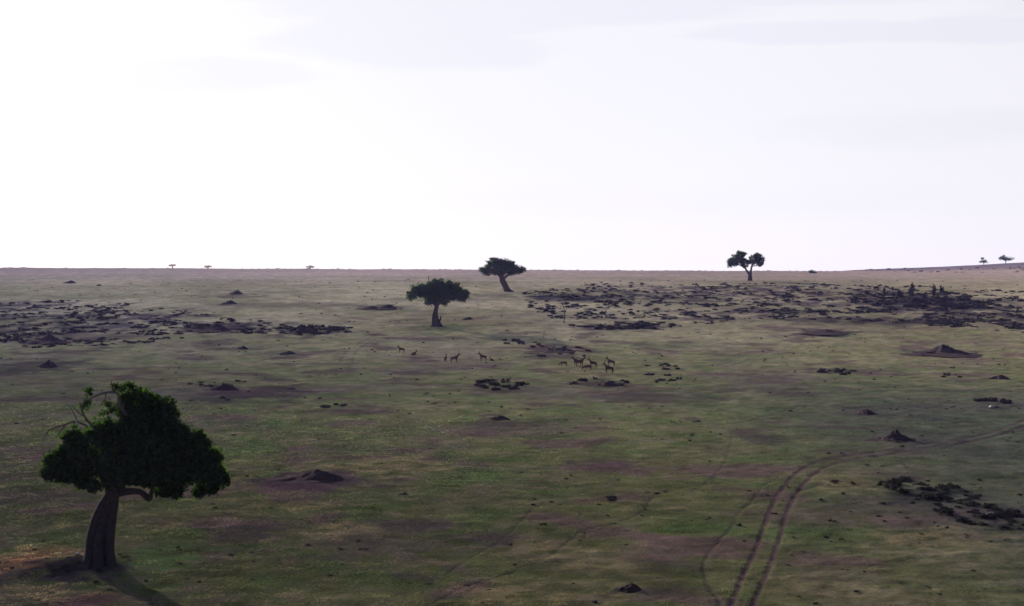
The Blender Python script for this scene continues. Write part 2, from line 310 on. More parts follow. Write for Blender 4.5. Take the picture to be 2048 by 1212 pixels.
# ------------------------------------------------------------------ object helpers
def np_mesh(name, V, faces, m, col=None, smooth=False):
    """faces: (n,k) int array"""
    me = bpy.data.meshes.new(name); n, k = faces.shape
    me.vertices.add(len(V)); me.vertices.foreach_set('co', np.asarray(V, np.float32).ravel())
    me.loops.add(n * k); me.loops.foreach_set('vertex_index', faces.astype(np.int32).ravel())
    me.polygons.add(n); me.polygons.foreach_set('loop_start', np.arange(0, n * k, k, dtype=np.int32))
    if smooth: me.polygons.foreach_set('use_smooth', np.ones(n, bool))
    if col is not None:
        a = me.attributes.new('Col', 'FLOAT_COLOR', 'POINT'); a.data.foreach_set('color', np.concatenate([col, np.ones((len(col), 1))], 1).astype(np.float32).ravel())
    me.materials.append(m); me.update(calc_edges=True); me.validate()
    return me
def obj(name, me, parent=None, loc=(0, 0, 0), rz=0.0):
    o = bpy.data.objects.new(name, me); C.objects.link(o); o.location = loc; o.rotation_euler = (0, 0, rz)
    if parent is not None: o.parent = parent
    return o
def tag(o, label=None, cat=None, group=None, kind=None):
    if label: o['label'] = label
    if cat: o['category'] = cat
    if group: o['group'] = group
    if kind: o['kind'] = kind
    return o
def thing(name, loc, label, cat, group=None, rz=0.0): return tag(obj(name, None, None, loc, rz), label, cat, group)
def leaves(cent, per, spread, size, flat=0.8, seed=0):
    """clumps of small rhombic leaves round the given centres -> V, F"""
    g = np.random.default_rng(seed); n = len(cent) * per
    c = np.repeat(cent, per, 0) + g.normal(0, 1, (n, 3)) * np.array([spread, spread, spread * flat])
    u = g.normal(0, 1, (n, 3)); u /= np.linalg.norm(u, axis=1)[:, None]
    w = g.normal(0, 1, (n, 3)); w -= (w * u).sum(1)[:, None] * u; w /= np.linalg.norm(w, axis=1)[:, None]
    s = size * g.uniform(0.6, 1.35, n)[:, None]
    V = np.stack([c - u * s, c + w * s * 0.55, c + u * s, c - w * s * 0.55], 1).reshape(-1, 3)
    return V, np.arange(n * 4).reshape(n, 4)
def in_ellipsoid(n, c, r, g, p=0.42):
    d = g.normal(0, 1, (n, 3)); d /= np.linalg.norm(d, axis=1)[:, None]
    return np.array(c) + d * np.array(r) * (g.uniform(0, 1, n) ** p)[:, None]
def tube(pts, rad, sides=10, flute=0.0, seed=0, nf=5):
    """one tapering limb along a bent line -> V, quads (wobbly when flute > 0)"""
    P = [Vector(p) for p in pts]; V = []; Fc = []
    # refine
    Q = []; RR = []
    for i in range(len(P) - 1):
        a = P[max(i - 1, 0)]; b = P[i]; c = P[i + 1]; d = P[min(i + 2, len(P) - 1)]
        for k in range(4):
            t = k / 4; Q.append(0.5 * ((2 * b) + (c - a) * t + (2 * a - 5 * b + 4 * c - d) * t * t + (3 * b - a - 3 * c + d) * t ** 3)); RR.append(rad[i] * (1 - t) + rad[i + 1] * t)
    Q.append(P[-1]); RR.append(rad[-1])
    for i, q in enumerate(Q):
        t = (Q[min(i + 1, len(Q) - 1)] - Q[max(i - 1, 0)]).normalized()
        x = t.cross(Vector((0.13, 1, 0.07))).normalized(); y = t.cross(x).normalized()
        for k in range(sides):
            a = 2 * math.pi * k / sides
            f = 1 + flute * (0.55 * math.sin(nf * a + seed + i * 0.10) + 0.45 * math.sin((nf * 2 + 1) * a + seed * 2 - i * 0.16) + 0.35 * math.sin(2 * a + i * .5 + seed))
            V.append(q + (x * math.cos(a) + y * math.sin(a)) * RR[i] * f)
    for i in range(len(Q) - 1):
        for k in range(sides):
            Fc.append((i * sides + k, i * sides + (k + 1) % sides, (i + 1) * sides + (k + 1) % sides, (i + 1) * sides + k))
    return np.array([tuple(v) for v in V]), np.array(Fc)
def join(parts):
    V = []; Fc = []; o = 0
    for v, f in parts: V.append(v); Fc.append(f + o); o += len(v)
    return np.concatenate(V), np.concatenate(Fc)

# ------------------------------------------------------------------ ground sheet, wheel track, footpath
u = np.concatenate([np.linspace(-0.85, -0.43, 40), np.linspace(-0.42, 0.42, 880), np.linspace(0.43, 0.85, 40)])
ys = list(np.linspace(-25, 60, 90)); y = 60.4
while y < 1010: ys.append(y); y += 0.0031 * y
ys += list(np.linspace(y, 1600, 30)); ys = np.array(ys)
GX = (u[None, :] * (ys[:, None] + 35)); GY = np.repeat(ys[:, None], len(u), 1)
nr, nc = GX.shape; gx = GX.ravel(); gy = GY.ravel()
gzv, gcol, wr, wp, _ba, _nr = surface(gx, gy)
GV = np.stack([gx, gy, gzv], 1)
idx = np.arange(nr * nc).reshape(nr, nc)
GF = np.stack([idx[:-1, :-1], idx[:-1, 1:], idx[1:, 1:], idx[1:, :-1]], -1).reshape(-1, 4)
fr = wr[GF].mean(1) > 0.45; fp = (wp[GF].mean(1) > 0.45) & ~fr
def sub(name, sel):
    f = GF[sel]; ids, inv = np.unique(f, return_inverse=True)
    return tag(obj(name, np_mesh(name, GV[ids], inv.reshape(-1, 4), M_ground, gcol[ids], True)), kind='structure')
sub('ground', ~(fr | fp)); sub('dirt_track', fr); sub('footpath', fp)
del GX, GY

# ------------------------------------------------------------------ trees
def make_tree(name, base_px, lobes, trunk, limbs, label, leaf, n_leaf, per, spread, m_leaf, seed, group=None, depth_k=0.8, cat='tree', flute=0.12, hit=None, lump=9, core=0.5):
    x0, y0 = hit if hit else at(*base_px); z0 = gz(x0, y0); s = F / y0; g = np.random.default_rng(seed)
    P = lambda px, py, d=0.0: ((px - base_px[0]) / s, d, (base_px[1] - py) / s)
    t = thing(name, (x0, y0, z0), label, cat, group)
    parts = [tube([P(a, b, d) for a, b, d, r in trunk], [r / s for a, b, d, r in trunk], 18, flute, seed, 5)]
    for lm in limbs: parts.append(tube([P(a, b, d) for a, b, d, r in lm], [r / s for a, b, d, r in lm], 12, 0.12, seed + 3, 4))
    V, Fq = join(parts); V[:, 2] -= 0.05
    obj('trunk', np_mesh('trunk', V, Fq, M_bark, None, True), t)
    tot = sum(l[2] * l[3] for l in lobes); cents = []
    for l in lobes:
        k = max(3, int(n_leaf / per * l[2] * l[3] / tot)); d = l[4] if len(l) > 4 else g.uniform(-0.25, 0.25) * l[2] / s
        rr = np.array((l[2] / s, max(l[2], l[3]) / s * depth_k, l[3] / s)); cc = np.array(P(l[0], l[1], d)); nb = lump
        cents.append(in_ellipsoid(max(2, int(k * core)), cc, rr * 0.85, g, 0.5))
        for q in range(nb):
            sub_c = in_ellipsoid(1, cc, rr * 0.86, g, 0.12)[0]
            cents.append(in_ellipsoid(max(2, int(k * (1 - core) * 1.3 / nb)), sub_c, rr * g.uniform(0.20, 0.36) + 0.05, g, 0.4))
    cents = np.concatenate(cents)
    lv = leaves(cents, per, spread, leaf, 0.8, seed)
    obj('crown', np_mesh('crown', lv[0], lv[1], m_leaf), t)
    return t, P, s

T1_LOBES = [(398, 984, 8, 8, .2), (428, 976, 7, 9, -.3), (352, 986, 9, 7, .1), (160, 966, 10, 7, .2), (192, 969, 8, 7, -.4), (322, 988, 8, 6, .4), (96, 948, 6, 5, 0), (448, 962, 5, 5, .2), (345, 870, 34, 26), (236, 888, 40, 30), (108, 938, 20, 22), (135, 945, 30, 22), (440, 952, 13, 13), (292, 815, 56, 40), (320, 838, 34, 26), (152, 908, 44, 46), (118, 922, 24, 34), (205, 905, 60, 58), (270, 905, 62, 66), (335, 915, 62, 58), (392, 918, 44, 52), (425, 930, 20, 34),
            (372, 886, 40, 36), (292, 862, 48, 34), (250, 948, 58, 28), (335, 952, 46, 24), (415, 950, 22, 16), (180, 942, 48, 22), (212, 874, 30, 20), (300, 950, 50, 30), (380, 944, 36, 20), (235, 965, 24, 14)]
t1, P1, s1 = make_tree('savanna_tree', (202, 1128), T1_LOBES,
    [(203, 1140, .3, 30), (203, 1118, .3, 24), (204, 1085, .2, 21), (208, 1050, .2, 19), (215, 1018, .1, 16), (226, 988, 0, 13), (238, 950, 0, 11)],
    [[(180, 1136, -.2, 15), (184, 1112, -.2, 12), (186, 1080, -.2, 11.5), (194, 1045, -.15, 11), (206, 1012, -.1, 10), (222, 984, 0, 8), (232, 955, 0, 6)], [(228, 1140, -.2, 15), (222, 1116, -.2, 11), (221, 1082, -.2, 11), (223, 1045, -.1, 11), (228, 1010, 0, 10), (233, 980, 0, 8), (240, 950, 0, 6)], [(205, 1142, -.75, 13), (203, 1118, -.6, 10), (201, 1088, -.55, 8), (205, 1056, -.4, 6), (212, 1030, -.25, 4)],
     [(172, 1130, .1, 8), (177, 1098, .0, 6), (180, 1072, 0, 4), (183, 1056, 0, 2)], [(225, 992, 0, 13), (210, 950, .5, 10), (175, 915, .6, 6), (140, 905, .6, 3)], [(236, 960, 0, 13), (275, 925, .4, 9), (330, 900, .8, 6), (390, 890, 1, 3)], [(236, 960, 0, 11), (258, 890, 0, 8), (272, 840, 0, 6), (290, 800, .2, 3)],
     [(226, 988, .1, 9), (255, 984, .2, 7), (280, 986, .3, 6), (296, 999, .3, 6.5), (301, 985, .3, 4.5), (305, 970, .3, 3)], [(240, 940, 0, 8), (330, 940, .2, 5), (400, 930, .4, 3)]],
    'large dark leafy tree with thick leaning trunk and broken bare twigs, standing closest of all', 0.13, 50000, 20, 0.14, M_leaf, 11, None, 0.75, flute=0.16, lump=12, core=0.27)
# bare, leafless wood on the upper left of the crown
db = [tube([P1(a, b, d) for a, b, d, r in l], [r / s1 for a, b, d, r in l], 6, 0.04, 2, 3) for l in (
    [(245, 900, .2, 4.0), (214, 868, -.2, 3.2), (195, 850, -.7, 2.8), (184, 830, -1.1, 2.2), (180, 810, -1.3, 1.7), (190, 795, -1.2, 1.2)],
    [(272, 850, .2, 4), (254, 822, -.4, 3.4), (246, 800, -.5, 3), (242, 785, -.5, 2.6), (222, 783, -.7, 2.2), (200, 791, -.9, 1.6), (188, 800, -1, 1.0)],
    [(190, 848, -1.2, 2.2), (168, 838, -1.4, 1.8), (152, 843, -1.5, 1.6), (134, 848, -1.6, 1.3), (118, 856, -1.6, 1.0), (106, 872, -1.6, .7), (101, 888, -1.6, .5)],
    [(150, 844, -1.5, 1.4), (138, 858, -1.3, 1.1), (126, 872, -1.2, .7)], [(118, 856, -1.6, 1.0), (114, 868, -1.7, .8), (108, 878, -1.7, .4)],
    [(172, 836, -1.4, 1.4), (162, 812, -1.5, 1.0), (152, 804, -1.5, .7), (143, 818, -1.5, .4)], [(182, 828, -1.3, 1.4), (168, 815, -1.3, 1.1), (160, 806, -1.3, .6)],
    [(236, 784, -.5, 1.6), (232, 772, -.5, 1.1), (230, 760, -.5, .6)], [(246, 812, -.5, 1.6), (230, 806, -.5, 1.2), (222, 818, -.5, .7)], [(222, 783, -.7, 1.3), (218, 800, -.7, .9), (208, 812, -.7, .6)])]
db += [tube([P1(a, b, d) for a, b, d, r in l], [r / s1 for a, b, d, r in l], 6, 0.04, 2, 3) for l in ([(262, 860, .1, 2.4), (252, 838, 0, 2), (250, 815, -.1, 1.4), (254, 792, -.1, .8)], [(240, 870, 0, 2.2), (228, 848, -.3, 1.6), (220, 826, -.4, 1)])]
dbo = obj('dead_branch', np_mesh('dead_branch', *join(db), M_dead, None, True), t1); dbo['label'] = 'bare leafless grey branches arching from the crown'
sn = obj('broken_stub', np_mesh('broken_stub', *tube([P1(176, 848, -1.35), P1(170, 838, -1.4), P1(171, 826, -1.4)], [1.6 / s1, 2.3 / s1, 1.2 / s1], 8, 0.1, 4, 3), M_pale, None, True), t1); sn['label'] = 'pale bleached broken branch stub'
g = np.random.default_rng(5)
for a, b, d, k in ((252, 792, -.1, 9), (258, 812, .1, 9), (244, 830, -.2, 6), (226, 846, -.3, 8), (206, 852, -.6, 6), (250, 848, -.1, 9), (191, 782, -1, 7), (188, 802, -1, 6), (183, 815, -1.1, 4), (222, 806, -.5, 6), (230, 818, -.5, 7), (238, 772, -.5, 6), (215, 826, -.5, 4), (262, 772, 0, 9), (250, 776, -.2, 6)):
    sp = np.array([P1(a, b, d)]) + g.normal(0, .08, (k, 3))
    obj('leaf_tuft', np_mesh('leaf_tuft', *leaves(sp, 12, 0.10, 0.10, 0.8, 3), M_leaf), t1)

make_tree('savanna_tree', (872, 653), [(862, 582, 34, 18), (905, 585, 30, 18), (842, 584, 22, 15), (824, 590, 10, 12), (880, 596, 34, 13), (918, 590, 20, 13), (888, 575, 24, 14), (868, 572, 16, 12), (858, 600, 14, 9)],
    [(873, 658, 0, 17), (872, 646, 0, 9), (870, 635, 0, 6), (871, 622, 0, 4.2), (874, 610, 0, 4), (877, 598, 0, 3.5)],
    [[(874, 614, 0, 3), (862, 600, 0, 2.4), (845, 590, .3, 1.2)], [(876, 608, 0, 3), (890, 598, 0, 2.2), (908, 590, .4, 1.2)], [(876, 600, 0, 2), (862, 575, 0, 1.2), (858, 562, 0, .8), (857, 551, 0, .5)], [(866, 645, 0, 3), (880, 640, -.2, 2), (881, 632, -.2, 1)]],
    'green round-topped tree with pinched trunk on flared base, standing below the skyline', 0.22, 19000, 14, 0.26, M_leaf_far, 22, None, 0.75)
make_tree('savanna_tree', (1016, 583), [(1000, 534, 30, 15), (978, 536, 18, 10), (968, 540, 12, 7), (1022, 536, 24, 13), (1040, 539, 14, 6), (990, 523, 18, 9), (1010, 526, 18, 9), (1030, 543, 16, 5), (975, 546, 10, 4), (998, 545, 16, 6)],
    [(1020, 588, 0, 11), (1015, 580, 0, 6.5), (1010, 570, 0, 5.6), (1005, 560, 0, 5.2), (1003, 552, 0, 4.2), (1000, 545, 0, 3)],
    [[(1004, 556, 0, 3), (994, 546, 0, 2.2), (980, 540, .3, 1.2)], [(1006, 558, 0, 3.2), (1016, 549, 0, 2.4), (1030, 544, .4, 1.4), (1046, 538, .4, .8)], [(1003, 552, 0, 2), (1006, 536, 0, 1.6), (1010, 524, 0, .8)]],
    'wide spreading tree with thick trunk leaning left, crown crossing the skyline left of centre', 0.21, 15000, 12, 0.25, M_leaf_far, 33, None, 0.8)
make_tree('forked_tree', (1500, 562), [(1475, 517, 17, 11), (1468, 524, 11, 10), (1462, 530, 6, 6), (1481, 509, 11, 6), (1490, 524, 12, 8), (1488, 531, 9, 5), (1499, 524, 10, 5), (1511, 519, 12, 11), (1521, 522, 9, 10), (1515, 511, 9, 5), (1519, 530, 8, 4), (1460, 527, 4, 4)],
    [(1500, 566, 0, 6.5), (1500, 558, 0, 4.2), (1500, 551, 0, 3.8), (1500, 546, 0, 3.2)],
    [[(1499, 549, 0, 2.8), (1493, 541, 0, 2), (1488, 533, 0, 1.7), (1480, 524, .2, 1.2), (1474, 515, .2, .6)], [(1501, 549, 0, 2.8), (1502, 540, 0, 2.0), (1504, 531, 0, 1.7), (1510, 522, .2, 1.2), (1516, 514, .2, .6)], [(1488, 535, 0, 1.2), (1476, 530, 0, .8), (1464, 531, 0, .5)], [(1504, 533, 0, 1.1), (1514, 531, 0, .7)]],
    'tree forked into two stems with two separate leaf clumps, on the right of the skyline', 0.22, 12000, 12, 0.24, M_leaf_far, 44, None, 0.85)

def sky_tree(px, py, yd, lobes, trunk, label, n, seed, name='acacia_tree', leaf=0.32, group=None, m=None):
    x = (px - 1024) / F * yd; gr = HORIZ + F * (ZC - gz(x, yd)) / yd
    trunk = [(trunk[0][0], gr + 2, 0, trunk[0][3] * 1.3)] + trunk; py = gr
    return make_tree(name, (px, py), lobes, trunk, [], label, leaf, n, 10, 0.35, m or M_leaf_far, seed, group, 0.9, flute=0.03, hit=(x, yd))
GA = 'distant acacias along the skyline'
def flat_acacia(px, py, yd, w, h, label, seed, n=260):
    return sky_tree(px, py, yd, [(px, 541 - h, w, 1.6), (px - w * .4, 541 - h + 1.2, w * .5, 1.2), (px + w * .35, 541 - h + .6, w * .55, 1.2)],
        [(px, 543, 0, 1.6), (px + .3, 541 - h * .5, 0, 1.1), (px - .4, 541 - h, 0, .8)], label, n, seed, group=GA, m=M_leaf_hazed)
flat_acacia(345, 543, 1150, 9, 11.0, 'tiny flat-topped acacia with thin level crown, leftmost on the left skyline', 61)
flat_acacia(416, 543, 1180, 9, 8.5, 'tiny grey acacia on the left skyline, middle one of three', 62)
flat_acacia(620, 544, 1120, 9, 8.0, 'tiny slanting acacia on the skyline, nearest to the green round-topped tree', 63)
sky_tree(1624, 549, 700, [(1624, 544.5, 7, 3.5), (1626, 546, 7, 2.5), (1622, 543.5, 4, 3)], [(1624, 550, 0, 1), (1624, 546, 0, .7), (1624, 543, 0, .5)], 'lone round dark bush-like tree on the skyline right of the forked tree', 700, 64, 'bushy_tree', 0.25)
sky_tree(1968, 533, 950, [(1967, 522, 6, 2.2), (1964, 517, 3, 1.2), (1972, 524, 5, 1.8), (1962, 523.5, 4, 1.4)], [(1968, 536, 0, 1.0), (1967, 529, 0, .6), (1966, 521, 0, .5), (1964, 517, 0, .3)], 'small slender acacia with two-tier crown on the hill at right', 240, 65, leaf=0.25)
sky_tree(2012, 530, 950, [(2008, 514, 7, 3.4), (2012, 517, 12, 3.2), (2003, 517, 6, 2), (2021, 517.5, 7, 2.4), (2012, 519, 8, 2)], [(2011, 533, 0, 1.2), (2011, 526, 0, .8), (2012, 519, 0, .6)], 'broad umbrella-crowned acacia on top of the hill at far right', 1000, 66, leaf=0.28)

# thin dead snag in the middle distance
x, y = at(1129, 646); s = F / y
t = thing('dead_snag', (x, y, gz(x, y)), 'thin bare dead tree stem standing alone in open grass, right of the green tree', 'dead tree')
P = lambda px, py, d=0: ((px - 1129) / s, d, (646 - py) / s)
obj('trunk', np_mesh('trunk', *tube([P(1129, 649), P(1128, 638), P(1129, 624), P(1127, 613), P(1124, 603)], [1.6 / s, 1.2 / s, 1.0 / s, .8 / s, .4 / s], 8, .05, 1, 3), M_dead, None, True), t)
obj('branch', np_mesh('branch', *tube([P(1129, 624), P(1133, 616), P(1134, 611)], [.7 / s, .5 / s, .25 / s], 6), M_dead, None, True), t)

# ------------------------------------------------------------------ termite mounds
def mound_mesh(name, w, h, seed, core=0.36, apron=1.0):
    g = np.random.default_rng(seed); nrg, ns = 26, 48; V = [(0.12 * w, 0, h * .82)]; Fq = []
    for i in range(1, nrg + 1):
        r = i / nrg
        for k in range(ns):
            a = 2 * math.pi * k / ns
            rr = r * w * (1 + 0.18 * math.sin(2 * a + seed) + 0.10 * math.sin(5 * a + seed * 1.7))
            prof = (math.exp(-(r / core) ** 2.4) * 0.52 + 0.16 * math.exp(-((rr * math.cos(a) / w - 0.34) / .2) ** 2 - ((rr * math.sin(a) / w) / .3) ** 2)) + 0.30 * max(0, 1 - r) ** 1.2 * (0.6 + 0.8 * apron * max(0, math.cos(a + 0.5)))
            V.append((rr * math.cos(a) + 0.12 * w * (1 - r), rr * math.sin(a), h * prof))
    V = np.array(V); nn = fbm(V[:, 0] * 3 / max(w, .1) * 2, V[:, 1] * 3 / max(w, .1) * 2 + seed, seed, 4)
    rad = np.hypot(V[:, 0], V[:, 1]) / w
    V[:, 2] += h * 0.17 * nn * np.clip(1.1 - rad, 0, 1); V[:, 2] -= 0.10 + 0.12 * np.clip(rad - 0.5, 0, 1)
    me = bpy.data.meshes.new(name); f = [(0, 1 + k, 1 + (k + 1) % ns) for k in range(ns)]
    for i in range(nrg - 1):
        for k in range(ns):
            a = 1 + i * ns + k; b = 1 + i * ns + (k + 1) % ns; f.append((a, a + ns, b + ns, b))
    me.from_pydata([tuple(v) for v in V], [], f); me.materials.append(M_mound)
    me.polygons.foreach_set('use_smooth', [True] * len(me.polygons)); me.update(); return me
MOUNDS = [(612, 958, 175, 30, 'broad dark domed termite mound on bare earth right of the large tree'),
          (92, 733, 40, 16, 'dark rounded termite mound above the large tree near the left edge'),
          (470, 588, 30, 9, 'pointed far termite mound, upper one of a pair in the left distance'),
          (457, 608, 30, 9, 'low far termite mound, lower one of a pair in the left distance'),
          (138, 566, 24, 7, 'small distant termite mound near the skyline at far left'),
          (196, 571, 13, 4, 'tiny distant termite mound just right of another on the left'),
          (571, 708, 40, 8, 'flat small termite mound on grass left of the antelopes'),
          (482, 697, 30, 8, 'small conical termite mound beneath the left scrub thicket'),
          (770, 616, 46, 9, 'wide low termite mound left of the green round-topped tree'),
          (740, 617, 30, 6, 'low smooth earth mound joined to left side of a wider mound'),
          (440, 779, 62, 16, 'dark earth mound ringed with bushes right of the large tree top'),
          (992, 838, 50, 13, 'cone-shaped termite mound on bare soil in the middle of the plain'),
          (803, 989, 32, 11, 'small black termite mound on bright grass in the lower middle'),
          (1871, 707, 104, 20, 'wide termite mound with pointed peak on open grass at right'),
          (1726, 828, 52, 15, 'steep dark termite mound above the bend of the wheel track'),
          (1780, 880, 80, 28, 'tall pointed termite mound beside the wheel track'),
          (1390, 843, 28, 7, 'low dark termite mound on a narrow path right of centre'),
          (934, 638, 22, 6, 'small low mound right of the green tree base'),
          (1252, 1180, 62, 22, 'ragged dark earth mound at the bottom edge, left of the track'),
          (90, 684, 74, 18, 'large dark mound inside the left scrub thicket'),
          (422, 660, 70, 14, 'dark mound in the scrub band left of centre'),
          (1640, 665, 84, 8, 'long low bare mound below the right scrub field'),
          (1205, 772, 92, 13, 'long dark mound just below the antelope group'),
          (1110, 702, 80, 8, 'long dark earth bank behind the antelope group'),
          (580, 778, 24, 6, 'small black hump right of the bush-ringed mound'),
          (1992, 757, 46, 10, 'dark peaked hump near the right edge below the wide mound')]
for i, (px, py, w, h, lb) in enumerate(MOUNDS):
    x, y = at(px, py); s = F / y
    o = obj('termite_mound', mound_mesh('termite_mound', w / s * 0.85, h / s * (0.88 if y < 170 else 1.0), i + 3, 0.36 if w < 74 else 0.22), None, (x, y, gz(x, y)), 0.0)
    tag(o, lb, 'termite mound', 'termite mounds on the plain')

# ------------------------------------------------------------------ antelopes
def skin_mesh(name, nodes, edges, m, sub=1):
    bm = bmesh.new(); sk = bm.verts.layers.skin.verify(); vs = []
    for i, (p, r) in enumerate(nodes):
        v = bm.verts.new(p); v[sk].radius = (r, r) if not isinstance(r, tuple) else r; v[sk].use_root = (i == 0); vs.append(v)
    for a, b in edges: bm.edges.new((vs[a], vs[b]))
    me = bpy.data.meshes.new(name); bm.to_mesh(me); bm.free()
    o = bpy.data.objects.new('tmp', me); C.objects.link(o)
    o.modifiers.new('s', 'SKIN'); q = o.modifiers.new('d', 'SUBSURF'); q.levels = sub; q.render_levels = sub
    dg = bpy.context.evaluated_depsgraph_get(); r = bpy.data.meshes.new_from_object(o.evaluated_get(dg)); r.name = name
    bpy.data.objects.remove(o); bpy.data.meshes.remove(me)
    r.materials.clear(); r.materials.append(m); r.polygons.foreach_set('use_smooth', [True] * len(r.polygons)); return r
def antelope_meshes():
    out = {}
    def legs(n, e, hip, sho, yw):
        for s in (-1, 1):
            i = len(n); n += [((-.50, s * yw, .72), .12), ((-.62, s * yw, .45), .055), ((-.55, s * yw, .22), .036), ((-.55, s * yw, .03), .04)]
            e += [(hip, i), (i, i + 1), (i + 1, i + 2), (i + 2, i + 3)]
            i = len(n); n += [((.40, s * yw, .78), .10), ((.40, s * yw, .45), .05), ((.41, s * yw, .22), .034), ((.43, s * yw, .03), .038)]
            e += [(sho, i), (i, i + 1), (i + 1, i + 2), (i + 2, i + 3)]
    # standing, head raised; sloping back with high withers
    n = [((-.45, 0, .92), (.20, .24)), ((-.10, 0, .93), (.24, .25)), ((.30, 0, 1.05), (.22, .27)), ((.55, 0, 1.28), (.12, .15)), ((.70, 0, 1.52), (.09, .11)), ((.80, 0, 1.60), .10), ((.95, 0, 1.45), .065), ((1.05, 0, 1.33), .05), ((-.66, 0, .98), .05), ((-.74, 0, .70), .03), ((-.76, 0, .45), .03)]
    e = [(0, 1), (1, 2), (2, 3), (3, 4), (4, 5), (5, 6), (6, 7), (0, 8), (8, 9), (9, 10)]
    for s in (-1, 1): n.append(((.68, s * .16, 1.66), .035)); e.append((5, len(n) - 1))
    legs(n, e, 0, 2, .13); out['stand'] = skin_mesh('body', n, e, M_coat)
    # grazing
    n = [((-.45, 0, .92), (.20, .24)), ((-.10, 0, .93), (.24, .25)), ((.30, 0, 1.02), (.22, .27)), ((.60, 0, .86), (.12, .15)), ((.80, 0, .56), (.09, .11)), ((.90, 0, .38), .10), ((.96, 0, .20), .06), ((.98, 0, .07), .05), ((-.66, 0, .98), .05), ((-.74, 0, .70), .03), ((-.76, 0, .45), .03)]
    e = [(0, 1), (1, 2), (2, 3), (3, 4), (4, 5), (5, 6), (6, 7), (0, 8), (8, 9), (9, 10)]
    for s in (-1, 1): n.append(((.84, s * .16, .50), .035)); e.append((5, len(n) - 1))
    legs(n, e, 0, 2, .13); out['graze'] = skin_mesh('body', n, e, M_coat)
    # lying, legs folded under
    n = [((-.45, 0, .28), (.22, .26)), ((-.10, 0, .32), (.25, .27)), ((.30, 0, .36), (.22, .26)), ((.55, 0, .60), (.12, .14)), ((.66, 0, .82), (.09, .10)), ((.74, 0, .90), .095), ((.90, 0, .80), .06), ((.99, 0, .72), .05)]
    e = [(0, 1), (1, 2), (2, 3), (3, 4), (4, 5), (5, 6), (6, 7)]
    for s in (-1, 1):
        i = len(n); n += [((-.30, s * .24, .14), .10), ((-.05, s * .30, .07), .05), ((-.35, s * .33, .05), .04)]; e += [(0, i), (i, i + 1), (i + 1, i + 2)]
        i = len(n); n += [((.42, s * .20, .13), .08), ((.62, s * .22, .06), .045), ((.36, s * .25, .05), .04)]; e += [(2, i), (i, i + 1), (i + 1, i + 2)]
        n.append(((.64, s * .15, .97), .035)); e.append((5, len(n) - 1))
    out['lie'] = skin_mesh('body', n, e, M_coat)
    hm = np_mesh('horn', *tube([(0, 0, 0), (-.05, 0, .16), (-.14, 0, .30), (-.13, 0, .44)], [.032, .028, .02, .008], 8), M_horn, None, True)
    return out, hm
AM, HORN = antelope_meshes()
HP = {'stand': ((.77, .05, 1.68), 0.0), 'graze': ((.88, .05, .47), 0.9), 'lie': ((.71, .05, .98), 0.0)}
ANT = [(803, 707, 'stand', 172, .92, 'dark antelope standing alone facing left, leftmost of the herd'),
       (826, 710, 'lie', 10, .95, 'antelope lying down beside the leftmost standing one'),
       (891, 725, 'stand', 80, .85, 'antelope seen end-on, just left of one facing right'),
       (909, 726, 'stand', 12, 1.10, 'tall antelope facing right with head raised'),
       (966, 722, 'stand', 168, .98, 'antelope facing left with head raised, alone in the gap between the two groups'),
       (985, 722, 'lie', 160, .75, 'small antelope lying in grass, behind the lone left-facing one'),
       (1127, 733, 'graze', 185, .90, 'reddish antelope grazing at the left end of the right-hand group'),
       (1160, 733, 'stand', 8, 1.10, 'antelope facing right, crossing in front of one facing left'),
       (1154, 732, 'stand', 174, 1.05, 'antelope facing left, overlapped by one facing right'),
       (1186, 736, 'stand', 165, 1.02, 'antelope facing left, behind a grazing one'),
       (1175, 742, 'graze', 182, 1.0, 'dark antelope grazing, lowest in the middle of the right-hand group'),
       (1222, 734, 'stand', 163, 1.0, 'antelope facing left, upper one at the right end of the group'),
       (1218, 748, 'stand', 160, 1.12, 'large antelope facing left, lower one at the right end of the group')]
for px, py, pose, ang, sc_, lb in ANT:
    x, y = at(px, py)
    t = thing('antelope', (x, y, gz(x, y) - 0.01), lb, 'antelope', 'herd of antelopes on the plain', R(ang)); t.scale = (sc_ * .93,) * 3
    obj('body', AM[pose], t)
    (hx, hy, hz), tilt = HP[pose]
    for s in (-1, 1):
        h = obj('horn', HORN, t, (hx, s * hy, hz)); h.rotation_euler = (s * -0.25, tilt, 0)

# ------------------------------------------------------------------ pale stones
for px, py, r, lb in ((1984, 816, 5, 'small pale white stone on grass under a dark bush row at right'), (156, 1110, 4, 'small whitish stone by the foot of the large tree')):
    x, y = at(px, py); s = F / y; bm = bmesh.new(); bmesh.ops.create_icosphere(bm, subdivisions=3, radius=r / s)
    for v in bm.verts:
        k = 1 + 0.25 * float(pn(v.co.x * s / r * 1.3 + 5, v.co.y * s / r * 1.3 + v.co.z * s / r, 4)); v.co = Vector((v.co.x * 1.2 * k, v.co.y * k, v.co.z * 0.8 * k))
    me = bpy.data.meshes.new('stone'); bm.to_mesh(me); bm.free(); me.materials.append(M_stone); me.polygons.foreach_set('use_smooth', [True] * len(me.polygons))
    tag(obj('stone', me, None, (x, y, gz(x, y) + r / s * 0.5)), lb, 'stone')

